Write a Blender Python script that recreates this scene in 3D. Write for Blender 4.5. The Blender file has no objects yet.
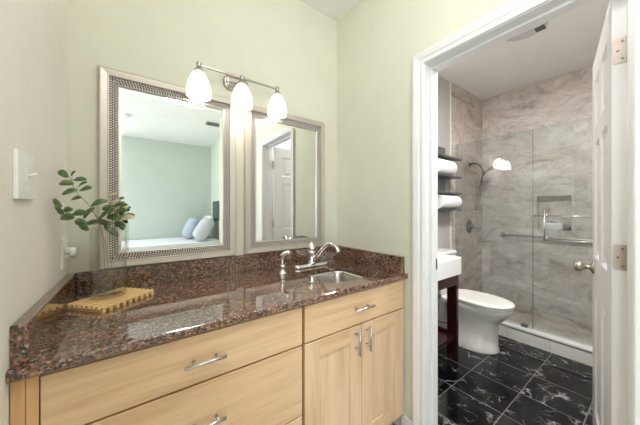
import bpy, bmesh, math, random
from mathutils import Vector, Matrix
random.seed(7)
C = bpy.context.scene.collection
S = bpy.context.scene
PI = math.pi

# ------------------------------------------------------------------ camera, world, light, exposure
cam = bpy.data.cameras.new('camera')
cam.sensor_width = 36.0
cam.sensor_fit = 'HORIZONTAL'
cam.lens = 36.0 * 253.2 / 640.0
cam.shift_y = -(212.5 - 209.8) / 640.0
cam.clip_start = 0.01
camo = bpy.data.objects.new('camera', cam)
camo.location = (0, 0, 1.266)
camo.rotation_euler = (PI / 2, 0, -math.radians(36.0))
C.objects.link(camo)
S.camera = camo

world = bpy.data.worlds.new('world')
S.world = world
world.use_nodes = True
bg = world.node_tree.nodes['Background']
bg.inputs[0].default_value = (0.75, 0.87, 1.0, 1)
bg.inputs[1].default_value = 1.0

def area(name, loc, rot, sx, sy, power, col, shape='RECTANGLE'):
    l = bpy.data.lights.new(name, 'AREA')
    l.shape = shape
    l.size = sx
    if shape == 'RECTANGLE':
        l.size_y = sy
    l.energy = power
    l.color = col
    o = bpy.data.objects.new(name, l)
    o.location = loc
    o.rotation_euler = rot
    C.objects.link(o)
    return o

DAY = (0.93, 0.97, 1.0)
WARM = (1.0, 0.975, 0.945)
area('added_daylight_far', (-1.75, -3.16, 1.55), (PI / 2, 0, 0), 1.7, 1.3, 62, DAY)  # added daylight at an unseen window, brightens the cabinet fronts
area('added_daylight_side', (-3.56, -1.7, 1.55), (PI / 2, 0, -PI / 2), 1.7, 1.3, 46, DAY)  # added daylight at the unseen side window, soft fill
area('bath_fill_light', (2.05, 0.25, 2.62), (0, 0, 0), 0.26, 0, 34, (1.0, 0.985, 0.97), 'DISK')  # added light below the unseen bathroom ceiling lamp

S.view_settings.view_transform = 'Standard'
S.view_settings.look = 'None'
S.view_settings.exposure = 0.27
S.view_settings.gamma = 1.0
S.view_settings.use_curve_mapping = False
S.cycles.max_bounces = 12
S.cycles.diffuse_bounces = 6
S.cycles.glossy_bounces = 6
S.cycles.transmission_bounces = 10
S.cycles.transparent_max_bounces = 16
S.cycles.caustics_reflective = False
S.cycles.caustics_refractive = False
S.cycles.sample_clamp_indirect = 4.0
S.cycles.use_denoising = True

# ------------------------------------------------------------------ key dimensions
W = 1.482          # mirror wall plane
XL = -0.234        # left wall plane
XR = 1.2385        # right wall plane
XO = 1.36          # far face of the right wall
HC = 2.696         # ceiling
HB = 2.74          # bathroom ceiling
XB = 3.77          # shower back wall
CT, CB = 0.906, 0.877   # countertop top / bottom
CF = 0.861         # countertop front

# ------------------------------------------------------------------ materials
def srgb(r, g, b):
    def f(c):
        c /= 255.0
        return c / 12.92 if c <= 0.04045 else ((c + 0.055) / 1.055) ** 2.4
    return (f(r), f(g), f(b), 1.0)

class NT:
    def __init__(s, name):
        s.m = bpy.data.materials.new(name)
        s.m.use_nodes = True
        s.n = s.m.node_tree.nodes
        s.l = s.m.node_tree.links
        s.b = s.n['Principled BSDF']
        s.out = s.n['Material Output']
    def node(s, t, **kw):
        n = s.n.new(t)
        for k, v in kw.items():
            setattr(n, k, v)
        return n
    def link(s, a, b):
        s.l.new(a, b)
    def val(s, inp, v):
        if hasattr(v, 'links'):
            s.l.new(v, inp)
        else:
            inp.default_value = v
    def pos(s):
        return s.node('ShaderNodeNewGeometry').outputs['Position']
    def objc(s):
        return s.node('ShaderNodeTexCoord').outputs['Object']
    def mapping(s, v, scale=(1, 1, 1), loc=(0, 0, 0), rot=(0, 0, 0)):
        m = s.node('ShaderNodeMapping')
        m.inputs['Scale'].default_value = scale
        m.inputs['Location'].default_value = loc
        m.inputs['Rotation'].default_value = rot
        s.link(v, m.inputs['Vector'])
        return m.outputs[0]
    def noise(s, v, scale, detail=3, rough=0.5, dist=0.0):
        n = s.node('ShaderNodeTexNoise')
        if v is not None:
            s.link(v, n.inputs['Vector'])
        n.inputs['Scale'].default_value = scale
        n.inputs['Detail'].default_value = detail
        n.inputs['Roughness'].default_value = rough
        n.inputs['Distortion'].default_value = dist
        return n
    def ramp(s, fac, stops, interp='LINEAR'):
        r = s.node('ShaderNodeValToRGB')
        r.color_ramp.interpolation = interp
        e = r.color_ramp.elements
        while len(e) > 1:
            e.remove(e[-1])
        e[0].position, e[0].color = stops[0]
        for p, c in stops[1:]:
            x = e.new(p)
            x.color = c
        s.link(fac, r.inputs[0])
        return r.outputs[0]
    def mix(s, fac, a, b, mode='MIX'):
        m = s.node('ShaderNodeMix', data_type='RGBA', blend_type=mode)
        s.val(m.inputs[0], fac)
        s.val(m.inputs[6], a)
        s.val(m.inputs[7], b)
        return m.outputs[2]
    def math(s, op, a, b=0.0, c=None):
        m = s.node('ShaderNodeMath', operation=op)
        s.val(m.inputs[0], a)
        s.val(m.inputs[1], b)
        if c is not None:
            s.val(m.inputs[2], c)
        return m.outputs[0]
    def bump(s, h, strength=0.1, dist=0.002):
        b = s.node('ShaderNodeBump')
        b.inputs['Strength'].default_value = strength
        b.inputs['Distance'].default_value = dist
        s.link(h, b.inputs['Height'])
        s.link(b.outputs[0], s.b.inputs['Normal'])

def plain(name, col, rough=0.5, metal=0.0, spec=0.5, bump=None, coat=0.0):
    t = NT(name)
    t.b.inputs['Base Color'].default_value = col
    t.b.inputs['Roughness'].default_value = rough
    t.b.inputs['Metallic'].default_value = metal
    t.b.inputs['Specular IOR Level'].default_value = spec
    t.b.inputs['Coat Weight'].default_value = coat
    # slight procedural tone variation so that nothing is dead flat
    n = t.noise(t.pos(), 7.0, 2)
    c = t.ramp(n.outputs[0], [(0.3, tuple(x * 0.965 for x in col[:3]) + (1,)), (0.7, col)])
    t.link(c, t.b.inputs['Base Color'])
    if bump:
        t.bump(t.noise(t.pos(), bump[0], 3).outputs[0], bump[1], bump[2])
    return t.m

PAINT = plain('sage_paint', srgb(216, 216, 200), 0.75, bump=(160, 0.25, 0.0015), spec=0.25)
PAINT_LIT = plain('sage_paint_lit', srgb(242, 238, 229), 0.75, bump=(120, 0.3, 0.002), spec=0.25)  # wall paint made paler and warmer, standing in for lamplight on the left wall
PAINT_BED = plain('bedroom_paint', srgb(206, 212, 205), 0.8, bump=(160, 0.2, 0.001), spec=0.2)
PAINT_BEDL = plain('bedroom_paint_pale', srgb(222, 230, 218), 0.8, spec=0.2)
PAINT_BATH = plain('mauve_grey_paint', srgb(188, 183, 182), 0.75, bump=(160, 0.2, 0.001), spec=0.25)
CEIL = plain('ceiling_texture_paint', srgb(246, 246, 244), 0.9, bump=(70, 0.6, 0.006), spec=0.1)
CEILB = plain('bath_ceiling_paint', srgb(236, 236, 235), 0.9, bump=(70, 0.3, 0.004), spec=0.1)
TRIM = plain('white_gloss_trim', srgb(230, 231, 232), 0.35)
DOORW = plain('white_door_paint', srgb(230, 230, 231), 0.38)
PORC = plain('white_porcelain', srgb(240, 239, 235), 0.12, coat=0.3)
SINKW = plain('white_ceramic', srgb(246, 246, 246), 0.15)
PLAST = plain('white_plastic', srgb(244, 244, 242), 0.35)
CHROME = plain('chrome', (0.85, 0.85, 0.86, 1), 0.09, 1.0)
STEEL = plain('brushed_steel', (0.62, 0.61, 0.6, 1), 0.3, 1.0)
SINKST = plain('sink_steel', (0.66, 0.64, 0.6, 1), 0.27, 1.0)
NICKEL = plain('satin_nickel', (0.45, 0.41, 0.37, 1), 0.28, 1.0)
NICKELP = plain('hinge_nickel', (0.50, 0.43, 0.38, 1), 0.42, 0.7)
DARKM = plain('dark_metal', (0.16, 0.16, 0.165, 1), 0.35, 0.8)
GREYM = plain('grey_metal', (0.22, 0.22, 0.22, 1), 0.4, 0.7)
FRAME = plain('champagne_frame', srgb(202, 194, 183), 0.42, 0.5)
BEADBG = plain('bead_channel_bronze', (0.17, 0.14, 0.135, 1), 0.5, 0.1)
BEAD = plain('bead_silver', (0.86, 0.81, 0.78, 1), 0.4, 0.4)
MIRROR = plain('mirror_silver', (0.88, 0.9, 0.89, 1), 0.0, 1.0)
GAP = plain('cabinet_shadow_wood', srgb(128, 88, 52), 0.7)
CHERRY = plain('dark_cherry_wood', (0.030, 0.006, 0.007, 1), 0.22, coat=0.3)
TOWEL = plain('white_terry', srgb(247, 247, 248), 0.95, bump=(300, 0.8, 0.004), spec=0.1)
VENTG = plain('vent_grey', srgb(205, 205, 205), 0.5)
CARPET = plain('bedroom_carpet', srgb(200, 194, 184), 0.95, bump=(400, 0.8, 0.004), spec=0.05)
QUILT = plain('white_quilt', srgb(240, 243, 250), 0.9, bump=(60, 0.4, 0.01), spec=0.1)
PILB = plain('blue_grey_linen', srgb(186, 196, 207), 0.9, bump=(90, 0.6, 0.008), spec=0.1)
PILG = plain('pale_grey_linen', srgb(204, 207, 213), 0.9, bump=(90, 0.6, 0.008), spec=0.1)
BARK = plain('stem_bark', srgb(120, 104, 74), 0.7)
BAMB = plain('bamboo', srgb(234, 200, 142), 0.45)
WHITEB = plain('curb_white_tile', srgb(224, 224, 220), 0.25)

def wood(name, axis, base, dark):
    t = NT(name)
    p = t.pos()
    sc = {'x': (1.6, 14, 22), 'z': (20, 14, 1.4)}[axis]
    n1 = t.noise(t.mapping(p, sc), 1.0, 5, 0.6, 0.6)
    n2 = t.noise(t.mapping(p, tuple(v * 4 for v in sc)), 1.0, 3, 0.6)
    n3 = t.noise(p, 3.0, 2)
    c = t.ramp(n1.outputs[0], [(0.3, dark), (0.5, base), (0.75, tuple(min(1, v * 1.1) for v in base[:3]) + (1,))])
    c2 = t.ramp(n2.outputs[0], [(0.35, (0.86, 0.83, 0.8, 1)), (0.6, (1, 1, 1, 1))])
    c3 = t.ramp(n3.outputs[0], [(0.35, (0.93, 0.9, 0.86, 1)), (0.65, (1, 1, 1, 1))])
    c = t.mix(0.45, c, c2, 'MULTIPLY')
    c = t.mix(0.7, c, c3, 'MULTIPLY')
    t.link(c, t.b.inputs['Base Color'])
    t.b.inputs['Roughness'].default_value = 0.34
    return t.m

MAPLE_H = wood('maple_horizontal_grain', 'x', srgb(222, 190, 154), srgb(206, 168, 130))
MAPLE_V = wood('maple_vertical_grain', 'z', srgb(225, 195, 163), srgb(210, 176, 142))
MAPLE_D = wood('maple_filler', 'z', srgb(214, 170, 122), srgb(196, 150, 102))

def granite():
    t = NT('tan_brown_granite')
    p = t.pos()
    warp = t.noise(p, 60, 2)
    wv = t.node('ShaderNodeVectorMath', operation='MULTIPLY_ADD')
    t.link(warp.outputs[1], wv.inputs[0])
    wv.inputs[1].default_value = (0.012, 0.012, 0.012)
    t.link(p, wv.inputs[2])
    v1 = t.node('ShaderNodeTexVoronoi')
    t.link(wv.outputs[0], v1.inputs['Vector'])
    v1.inputs['Scale'].default_value = 185
    v2 = t.node('ShaderNodeTexVoronoi')
    t.link(wv.outputs[0], v2.inputs['Vector'])
    v2.inputs['Scale'].default_value = 330
    sep = t.node('ShaderNodeSeparateColor')
    t.link(v1.outputs['Color'], sep.inputs[0])
    sep2 = t.node('ShaderNodeSeparateColor')
    t.link(v2.outputs['Color'], sep2.inputs[0])
    big = t.ramp(sep.outputs[0], [(0.0, (0.010, 0.009, 0.010, 1)), (0.34, (0.055, 0.034, 0.026, 1)),
                                 (0.48, (0.24, 0.105, 0.058, 1)), (0.76, (0.38, 0.19, 0.110, 1)),
                                 (0.93, (0.48, 0.36, 0.27, 1))], 'CONSTANT')
    small = t.ramp(sep2.outputs[1], [(0.0, (0.010, 0.009, 0.010, 1)), (0.42, (0.16, 0.082, 0.052, 1)),
                                    (0.80, (0.36, 0.24, 0.17, 1)), (0.93, (0.50, 0.44, 0.36, 1))], 'CONSTANT')
    c = t.mix(0.30, big, small)
    big_n = t.noise(p, 9, 3)
    c = t.mix(0.5, c, t.ramp(big_n.outputs[0], [(0.35, (0.6, 0.6, 0.62, 1)), (0.65, (1.15, 1.1, 1.05, 1))]), 'MULTIPLY')
    t.link(c, t.b.inputs['Base Color'])
    t.b.inputs['Roughness'].default_value = 0.06
    t.b.inputs['IOR'].default_value = 1.6
    t.b.inputs['Coat Weight'].default_value = 0.7
    t.b.inputs['Coat Roughness'].default_value = 0.03
    return t.m
GRANITE = granite()

def veins(t, p, scale, lo, hi, dist=1.5):
    n = t.noise(p, scale, 5, 0.6, dist)
    a = t.math('ABSOLUTE', t.math('SUBTRACT', n.outputs[0], 0.5))
    r = t.node('ShaderNodeMapRange')
    t.link(a, r.inputs[0])
    r.inputs[1].default_value = lo
    r.inputs[2].default_value = hi
    r.inputs[3].default_value = 1.0
    r.inputs[4].default_value = 0.0
    return r.outputs[0]

def brick(t, vec, bw, rh, offset, mortar, c1=(0, 0, 0, 1), c2=(1, 1, 1, 1)):
    b = t.node('ShaderNodeTexBrick')
    t.link(vec, b.inputs['Vector'])
    b.offset = offset
    b.offset_frequency = 2
    b.squash = 1.0
    b.inputs['Color1'].default_value = c1
    b.inputs['Color2'].default_value = c2
    b.inputs['Scale'].default_value = 1.0
    b.inputs['Mortar Size'].default_value = mortar
    b.inputs['Mortar Smooth'].default_value = 0.1
    b.inputs['Bias'].default_value = 0.0
    b.inputs['Brick Width'].default_value = bw
    b.inputs['Row Height'].default_value = rh
    return b

def tile_offset_pos(t, p, colour, k):
    vm = t.node('ShaderNodeVectorMath', operation='MULTIPLY_ADD')
    t.link(colour, vm.inputs[0])
    vm.inputs[1].default_value = (k, k * 1.7, k * 0.6)
    t.link(p, vm.inputs[2])
    return vm.outputs[0]

def black_marble():
    t = NT('black_marble_tiles')
    p = t.pos()
    b = brick(t, t.mapping(p, loc=(-1.838 + 0.31 * 20, -0.605 + 0.31 * 20, 0)), 0.31, 0.31, 0.0, 0.0018)
    q = tile_offset_pos(t, p, b.outputs['Color'], 7.0)
    wn = t.noise(q, 5.0, 4, 0.6)
    wv = t.node('ShaderNodeVectorMath', operation='MULTIPLY_ADD')
    t.link(wn.outputs[1], wv.inputs[0])
    wv.inputs[1].default_value = (0.22, 0.22, 0.22)
    t.link(q, wv.inputs[2])
    def crack(scale, width):
        vo = t.node('ShaderNodeTexVoronoi', feature='DISTANCE_TO_EDGE')
        t.link(wv.outputs[0], vo.inputs['Vector'])
        vo.inputs['Scale'].default_value = scale
        mr = t.node('ShaderNodeMapRange')
        t.link(vo.outputs['Distance'], mr.inputs[0])
        mr.inputs[1].default_value = 0.0
        mr.inputs[2].default_value = width
        mr.inputs[3].default_value = 1.0
        mr.inputs[4].default_value = 0.0
        return mr.outputs[0]
    m1 = t.ramp(t.noise(q, 6.0, 3).outputs[0], [(0.50, (0, 0, 0, 1)), (0.70, (1, 1, 1, 1))])
    m2 = t.ramp(t.noise(t.mapping(q, loc=(3, 1, 2)), 9.0, 3).outputs[0], [(0.54, (0, 0, 0, 1)), (0.72, (1, 1, 1, 1))])
    f = t.math('MAXIMUM', t.math('MULTIPLY', crack(5.0, 0.035), m1), t.math('MULTIPLY', crack(12.0, 0.05), m2))
    cloud = t.noise(q, 9.0, 5, 0.65, 0.8)
    c = t.ramp(cloud.outputs[0], [(0.42, (0.003, 0.003, 0.004, 1)), (0.58, (0.010, 0.009, 0.011, 1)), (0.74, (0.055, 0.05, 0.054, 1))])
    c = t.mix(t.math('MULTIPLY', f, 0.85), c, (0.50, 0.49, 0.48, 1))
    c = t.mix(b.outputs['Fac'], c, (0.20, 0.195, 0.19, 1))
    t.link(c, t.b.inputs['Base Color'])
    rr = t.math('MULTIPLY_ADD', b.outputs['Fac'], 0.5, 0.12)
    t.link(rr, t.b.inputs['Roughness'])
    t.b.inputs['Specular IOR Level'].default_value = 0.35
    return t.m
MARBLE_FLOOR = black_marble()

def shower_tile(name, plane, bw=0.61, rh=0.305, tint=(1, 1, 1, 1)):
    t = NT(name)
    p = t.pos()
    sx = t.node('ShaderNodeSeparateXYZ')
    t.link(p, sx.inputs[0])
    cx = t.node('ShaderNodeCombineXYZ')
    a, b_ = {'yz': (1, 2), 'xz': (0, 2), 'xy': (0, 1)}[plane]
    t.link(sx.outputs[a], cx.inputs[0])
    t.link(sx.outputs[b_], cx.inputs[1])
    v = t.mapping(cx.outputs[0], loc=(10 * bw + 0.12, 20 * rh + 0.175, 0))
    b = brick(t, v, bw, rh, 0.5, 0.0024)
    q = tile_offset_pos(t, p, b.outputs['Color'], 5.0)
    qs = t.mapping(q, scale=(1.0, 1.0, 1.7), rot=(0.5, 0.3, 0.2))
    cloud = t.noise(qs, 1.9, 6, 0.58, 1.8)
    c = t.ramp(cloud.outputs[0], [(0.30, srgb(176, 168, 164)), (0.44, srgb(212, 207, 204)), (0.58, srgb(222, 218, 216)), (0.72, srgb(240, 237, 236))])
    vv = veins(t, qs, 2.2, 0.0, 0.03, 2.0)
    c = t.mix(t.math('MULTIPLY', vv, 0.38), c, srgb(150, 137, 124))
    pk = t.ramp(t.noise(q, 1.7, 2).outputs[0], [(0.4, (1.0, 0.95, 0.93, 1)), (0.62, (1, 1, 1, 1))])
    c = t.mix(1.0, c, pk, 'MULTIPLY')
    var = t.ramp(b.outputs['Color'], [(0.0, (0.92, 0.915, 0.91, 1)), (1.0, (1.03, 1.02, 1.02, 1))])
    c = t.mix(1.0, c, var, 'MULTIPLY')
    c = t.mix(1.0, c, tint, 'MULTIPLY')
    c = t.mix(b.outputs['Fac'], c, srgb(214, 208, 204))
    t.link(c, t.b.inputs['Base Color'])
    t.b.inputs['Roughness'].default_value = 0.16
    return t.m
TILE_YZ = shower_tile('shower_marble_tile_back', 'yz')
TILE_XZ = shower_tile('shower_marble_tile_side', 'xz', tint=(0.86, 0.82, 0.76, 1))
TILE_XY = shower_tile('shower_floor_tile', 'xy', 0.305, 0.305)

def grey_floor():
    t = NT('grey_floor_tile')
    p = t.pos()
    b = brick(t, t.mapping(p, loc=(10, 10, 0)), 0.45, 0.45, 0.0, 0.003)
    c = t.ramp(t.noise(p, 12, 4).outputs[0], [(0.35, srgb(142, 138, 132)), (0.65, srgb(164, 160, 154))])
    c = t.mix(b.outputs['Fac'], c, srgb(110, 106, 100))
    t.link(c, t.b.inputs['Base Color'])
    t.b.inputs['Roughness'].default_value = 0.4
    return t.m
GREYTILE = grey_floor()

def thin_glass(name, tint, refl=1.0, rough=0.0):
    t = NT(name)
    t.n.remove(t.b)
    tr = t.node('ShaderNodeBsdfTransparent')
    tr.inputs[0].default_value = tint
    gl = t.node('ShaderNodeBsdfGlossy')
    gl.inputs['Roughness'].default_value = rough
    fr = t.node('ShaderNodeFresnel')
    geo = t.node('ShaderNodeNewGeometry')
    t.link(t.math('MULTIPLY_ADD', geo.outputs['Backfacing'], 1 / 1.5 - 1.5, 1.5), fr.inputs[0])   # same reflectance from either side of the pane
    mx = t.node('ShaderNodeMixShader')
    t.link(t.math('MULTIPLY', fr.outputs[0], refl), mx.inputs[0])
    t.link(tr.outputs[0], mx.inputs[1])
    t.link(gl.outputs[0], mx.inputs[2])
    t.link(mx.outputs[0], t.out.inputs[0])
    return t.m
SHOWERGL = thin_glass('shower_glass', (0.895, 0.915, 0.91, 1), 1.3)
VASEGL = thin_glass('vase_glass', (0.985, 0.985, 0.978, 1), 1.0)
WINGL = thin_glass('window_glass', (0.98, 0.99, 0.99, 1))

def emit(name, col, strength, basecol=(0.8, 0.8, 0.78, 1)):
    t = NT(name)
    t.b.inputs['Base Color'].default_value = basecol
    t.b.inputs['Emission Color'].default_value = col
    t.b.inputs['Emission Strength'].default_value = strength
    t.b.inputs['Roughness'].default_value = 0.4
    return t.m
SHADE = emit('lit_opal_glass', (1.0, 0.93, 0.79, 1), 0.80, (0.32, 0.31, 0.29, 1))
SHADE_IN = emit('lit_opal_glass_inside', (1.0, 0.95, 0.86, 1), 9.0)
SHADE_BATH = emit('bright_opal_glass', (1.0, 0.95, 0.86, 1), 9.0)
BULB = emit('lit_bulb', (1.0, 0.93, 0.82, 1), 12.0)
FILL_GLOW = emit('fill_lamp_glow', (1.0, 0.975, 0.95, 1), 25.0)  # glow of the added, unseen ceiling lamps

def leaf_mat():
    t = NT('leaf_green')
    c = t.ramp(t.noise(t.pos(), 45, 2).outputs[0], [(0.3, srgb(58, 84, 44)), (0.55, srgb(86, 114, 64)), (0.75, srgb(120, 142, 88))])
    t.link(c, t.b.inputs['Base Color'])
    t.b.inputs['Roughness'].default_value = 0.4
    return t.m
LEAF = leaf_mat()
LEAFP = plain('leaf_cream', srgb(196, 190, 150), 0.5)

def picture_mat():
    t = NT('dark_print')
    v = t.noise(t.pos(), 22, 4, 0.7)
    c = t.ramp(v.outputs[0], [(0.4, (0.02, 0.045, 0.055, 1)), (0.6, (0.07, 0.13, 0.13, 1)), (0.72, (0.3, 0.36, 0.36, 1))])
    t.link(c, t.b.inputs['Base Color'])
    t.b.inputs['Roughness'].default_value = 0.3
    return t.m
DARKPRINT = picture_mat()

# ------------------------------------------------------------------ mesh helpers
class MB:
    """collects shapes in world coordinates, then links them as ONE mesh object"""
    def __init__(s):
        s.bm = bmesh.new()
        s.mats = []
    def _merge(s, b, smooth, mi):
        for f in b.faces:
            f.smooth = smooth
            f.material_index = mi
        me = bpy.data.meshes.new('tmp')
        b.to_mesh(me)
        b.free()
        s.bm.from_mesh(me)
        bpy.data.meshes.remove(me)
    def box(s, x0, x1, y0, y1, z0, z1, bev=0.0, seg=2, mi=0, mat=None):
        b = bmesh.new()
        vs = [b.verts.new(v) for v in ((x0, y0, z0), (x1, y0, z0), (x1, y1, z0), (x0, y1, z0), (x0, y0, z1), (x1, y0, z1), (x1, y1, z1), (x0, y1, z1))]
        for q in ((0, 3, 2, 1), (4, 5, 6, 7), (0, 1, 5, 4), (1, 2, 6, 5), (2, 3, 7, 6), (3, 0, 4, 7)):
            b.faces.new([vs[i] for i in q])
        if bev > 0:
            bmesh.ops.bevel(b, geom=b.edges[:], offset=bev, segments=seg, affect='EDGES', profile=0.5)
        if mat is not None:
            b.transform(mat)
        s._merge(b, False, mi)
        return s
    def loft(s, rings, cap=True, smooth=True, closed=True, mi=0, flip=False):
        b = bmesh.new()
        rs = [[b.verts.new(v) for v in r] for r in rings]
        n = len(rs[0])
        for i in range(len(rs) - 1):
            for j in range(n if closed else n - 1):
                k = (j + 1) % n
                q = [rs[i][j], rs[i][k], rs[i + 1][k], rs[i + 1][j]]
                b.faces.new(q[::-1] if flip else q)
        if cap:
            for r in (rs[0][::-1], rs[-1]):
                f = b.faces.new(r[::-1] if flip else r)
        for f in b.faces:
            f.smooth = smooth
            if len(f.verts) > 4:
                f.smooth = False
            f.material_index = mi
        bmesh.ops.recalc_face_normals(b, faces=b.faces[:])
        me = bpy.data.meshes.new('tmp')
        b.to_mesh(me)
        b.free()
        s.bm.from_mesh(me)
        bpy.data.meshes.remove(me)
        return s
    def lathe(s, c, axis, prof, n=24, mi=0, cap=True, smooth=True):
        """prof: (radius, distance along axis)"""
        a = Vector(axis).normalized()
        u = a.orthogonal().normalized()
        v = a.cross(u)
        c = Vector(c)
        rings = []
        for r, h in prof:
            r = max(r, 0.0002)
            rings.append([c + a * h + (u * math.cos(t) + v * math.sin(t)) * r for t in (2 * PI * i / n for i in range(n))])
        return s.loft(rings, cap, smooth, True, mi)
    def tube(s, pts, r, n=12, mi=0, cap=True, closed=False):
        pts = [Vector(p) for p in pts]
        rr = r if isinstance(r, (list, tuple)) else [r] * len(pts)
        rings = []
        prev = None
        m = len(pts)
        for i, p in enumerate(pts):
            d = (pts[min(i + 1, m - 1)] - pts[max(i - 1, 0)]).normalized()
            if prev is None:
                u = d.orthogonal().normalized()
            else:
                u = (prev - d * prev.dot(d))
                u = u.normalized() if u.length > 1e-6 else d.orthogonal().normalized()
            prev = u
            w = d.cross(u)
            rings.append([p + (u * math.cos(t) + w * math.sin(t)) * rr[i] for t in (2 * PI * k / n for k in range(n))])
        return s.loft(rings, cap, True, True, mi)
    def ball(s, c, r, n=10, sc=(1, 1, 1), mi=0):
        b = bmesh.new()
        bmesh.ops.create_uvsphere(b, u_segments=n, v_segments=max(4, n // 2 + 1), radius=r)
        b.transform(Matrix.Translation(c) @ Matrix.Diagonal((*sc, 1)))
        s._merge(b, True, mi)
        return s
    def poly(s, pts, mi=0, smooth=False):
        f = s.bm.faces.new([s.bm.verts.new(p) for p in pts])
        f.material_index = mi
        f.smooth = smooth
        return s
    def build(s, name, mats, parent=None, origin=None, normals=False):
        if normals:
            bmesh.ops.recalc_face_normals(s.bm, faces=s.bm.faces[:])
        if not isinstance(mats, (list, tuple)):
            mats = [mats]
        if parent is not None:
            org = Vector((0, 0, 0))
            q = parent
            while q is not None:
                org += q.location
                q = q.parent
        elif origin is not None:
            org = Vector(origin)
        else:
            xs = [v.co for v in s.bm.verts]
            org = Vector(((min(v.x for v in xs) + max(v.x for v in xs)) / 2, (min(v.y for v in xs) + max(v.y for v in xs)) / 2, min(v.z for v in xs)))
        s.bm.transform(Matrix.Translation(-org))
        me = bpy.data.meshes.new(name)
        s.bm.to_mesh(me)
        s.bm.free()
        for m in mats:
            me.materials.append(m)
        o = bpy.data.objects.new(name, me)
        C.objects.link(o)
        if parent is not None:
            o.parent = parent
        else:
            o.location = org
        return o

def tag(o, label, cat, group=None):
    o['label'] = label
    o['category'] = cat
    if group:
        o['group'] = group
    return o

def thing(name, label, cat, loc, group=None):
    o = bpy.data.objects.new(name, None)
    o.location = loc
    o.empty_display_size = 0.05
    C.objects.link(o)
    return tag(o, label, cat, group)

def struct(name, mb, mats, normals=False):
    o = mb.build(name, mats, normals=normals)
    o['kind'] = 'structure'
    return o

def copy_tree(o, dloc, parent=None):
    c = o.copy()
    C.objects.link(c)
    if parent is not None:
        c.parent = parent
    else:
        c.location = o.location + Vector(dloc)
    for ch in list(o.children):
        copy_tree(ch, dloc, c)
    return c

def rrect(x0, x1, y0, y1, r, z, n=5):
    out = []
    for cx, cy, a0 in ((x1 - r, y1 - r, 0), (x0 + r, y1 - r, PI / 2), (x0 + r, y0 + r, PI), (x1 - r, y0 + r, 1.5 * PI)):
        for i in range(n + 1):
            a = a0 + PI / 2 * i / n
            out.append((cx + r * math.cos(a), cy + r * math.sin(a), z))
    return out

def bez(p0, p1, p2, p3, n=12):
    p0, p1, p2, p3 = map(Vector, (p0, p1, p2, p3))
    return [p0 * (1 - t) ** 3 + p1 * 3 * t * (1 - t) ** 2 + p2 * 3 * t * t * (1 - t) + p3 * t ** 3 for t in (i / n for i in range(n + 1))]

# ------------------------------------------------------------------ room shell
struct('floor', MB().box(-3.7, 1.30, -0.35, 1.6, -0.08, 0.0), GREYTILE)
struct('floor.001', MB().box(1.30, 3.02, -0.62, 1.6, -0.08, 0.0), MARBLE_FLOOR)
struct('floor.002', MB().box(-3.7, 1.50, -3.4, -0.35, -0.08, 0.0), CARPET)
struct('floor.003', MB().box(3.02, 3.90, -0.62, 1.6, -0.08, 0.02), TILE_XY)
struct('ceiling', MB().box(-3.7, 1.30, -1.84, 1.6, HC, HC + 0.08), CEIL)
struct('ceiling.002', MB().box(-3.7, 1.50, -3.4, -1.84, HC, HC + 0.08), CEIL)
struct('ceiling.001', MB().box(1.30, 3.90, -0.62, 1.6, HB, HB + 0.08), CEILB)
struct('wall_back', MB().box(-0.354, 1.30, W, W + 0.12, 0, HC), PAINT)
struct('wall_left', MB().box(XL - 0.12, XL, -0.22, W, 0, HC), PAINT_LIT)
JL, JR, JT = 0.757, 0.067, 2.036      # door opening
struct('wall_right', MB().box(XR, XO, JL + 0.018, W, 0, HC).box(XR, XO, -1.84, JR - 0.018, 0, HC)
       .box(XR, XO, JR - 0.018, JL + 0.018, JT + 0.018, HC), PAINT)
# bathroom walls
struct('wall_bath_left', MB().box(XO, 2.935, W, W + 0.12, 0, HB), PAINT_BATH)
struct('wall_shower_left', MB().box(2.935, XB, W - 0.01, W + 0.12, 0, HB), TILE_XZ)
NY0, NY1, NZ0, NZ1, ND = 0.61, 0.90, 1.04, 1.42, 0.09
b = MB()
b.box(XB, XB + 0.12, -0.62, NY0, 0, HB).box(XB, XB + 0.12, NY1, W, 0, HB)
b.box(XB, XB + 0.12, NY0, NY1, 0, NZ0).box(XB, XB + 0.12, NY0, NY1, NZ1, HB)
b.box(XB + ND, XB + 0.12, NY0, NY1, NZ0, NZ1)
struct('wall_shower_back', b, TILE_YZ)
struct('wall_shower_right', MB().box(2.935, XB, -0.62, -0.5, 0, HB), TILE_XZ)
struct('wall_bath_right', MB().box(XO, 2.935, -0.62, -0.5, 0, HB), PAINT_BATH)
struct('trim_1', MB().box(2.925, 2.937, W - 0.013, W - 0.0005, 0.0, HB, 0.002), TRIM)
# bedroom walls with two unseen windows, added to bring in daylight
def wall_hole_x(name, y0, y1, x0, x1, hx0, hx1, hz0, hz1, mat):
    struct(name, MB().box(x0, hx0, y0, y1, 0, HC).box(hx1, x1, y0, y1, 0, HC).box(hx0, hx1, y0, y1, 0, hz0).box(hx0, hx1, y0, y1, hz1, HC), mat)
wall_hole_x('wall_bedroom_far', -3.34, -3.22, -3.7, 1.50, -2.65, -0.85, 0.85, 2.25, PAINT_BED)
b = MB().box(-3.72, -3.60, -3.22, -2.6, 0, HC).box(-3.72, -3.60, -0.8, 1.6, 0, HC)
b.box(-3.72, -3.60, -2.6, -0.8, 0, 0.85).box(-3.72, -3.60, -2.6, -0.8, 2.25, HC)
struct('wall_bedroom_left', b, PAINT_BED)
struct('wall_bedroom_right', MB().box(1.385, 1.50, -3.22, -1.84, 0, HC), PAINT_BEDL)
struct('wall_bedroom_front', MB().box(-3.60, XL - 0.12, -0.22, -0.10, 0, HC), PAINT_BED)
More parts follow.
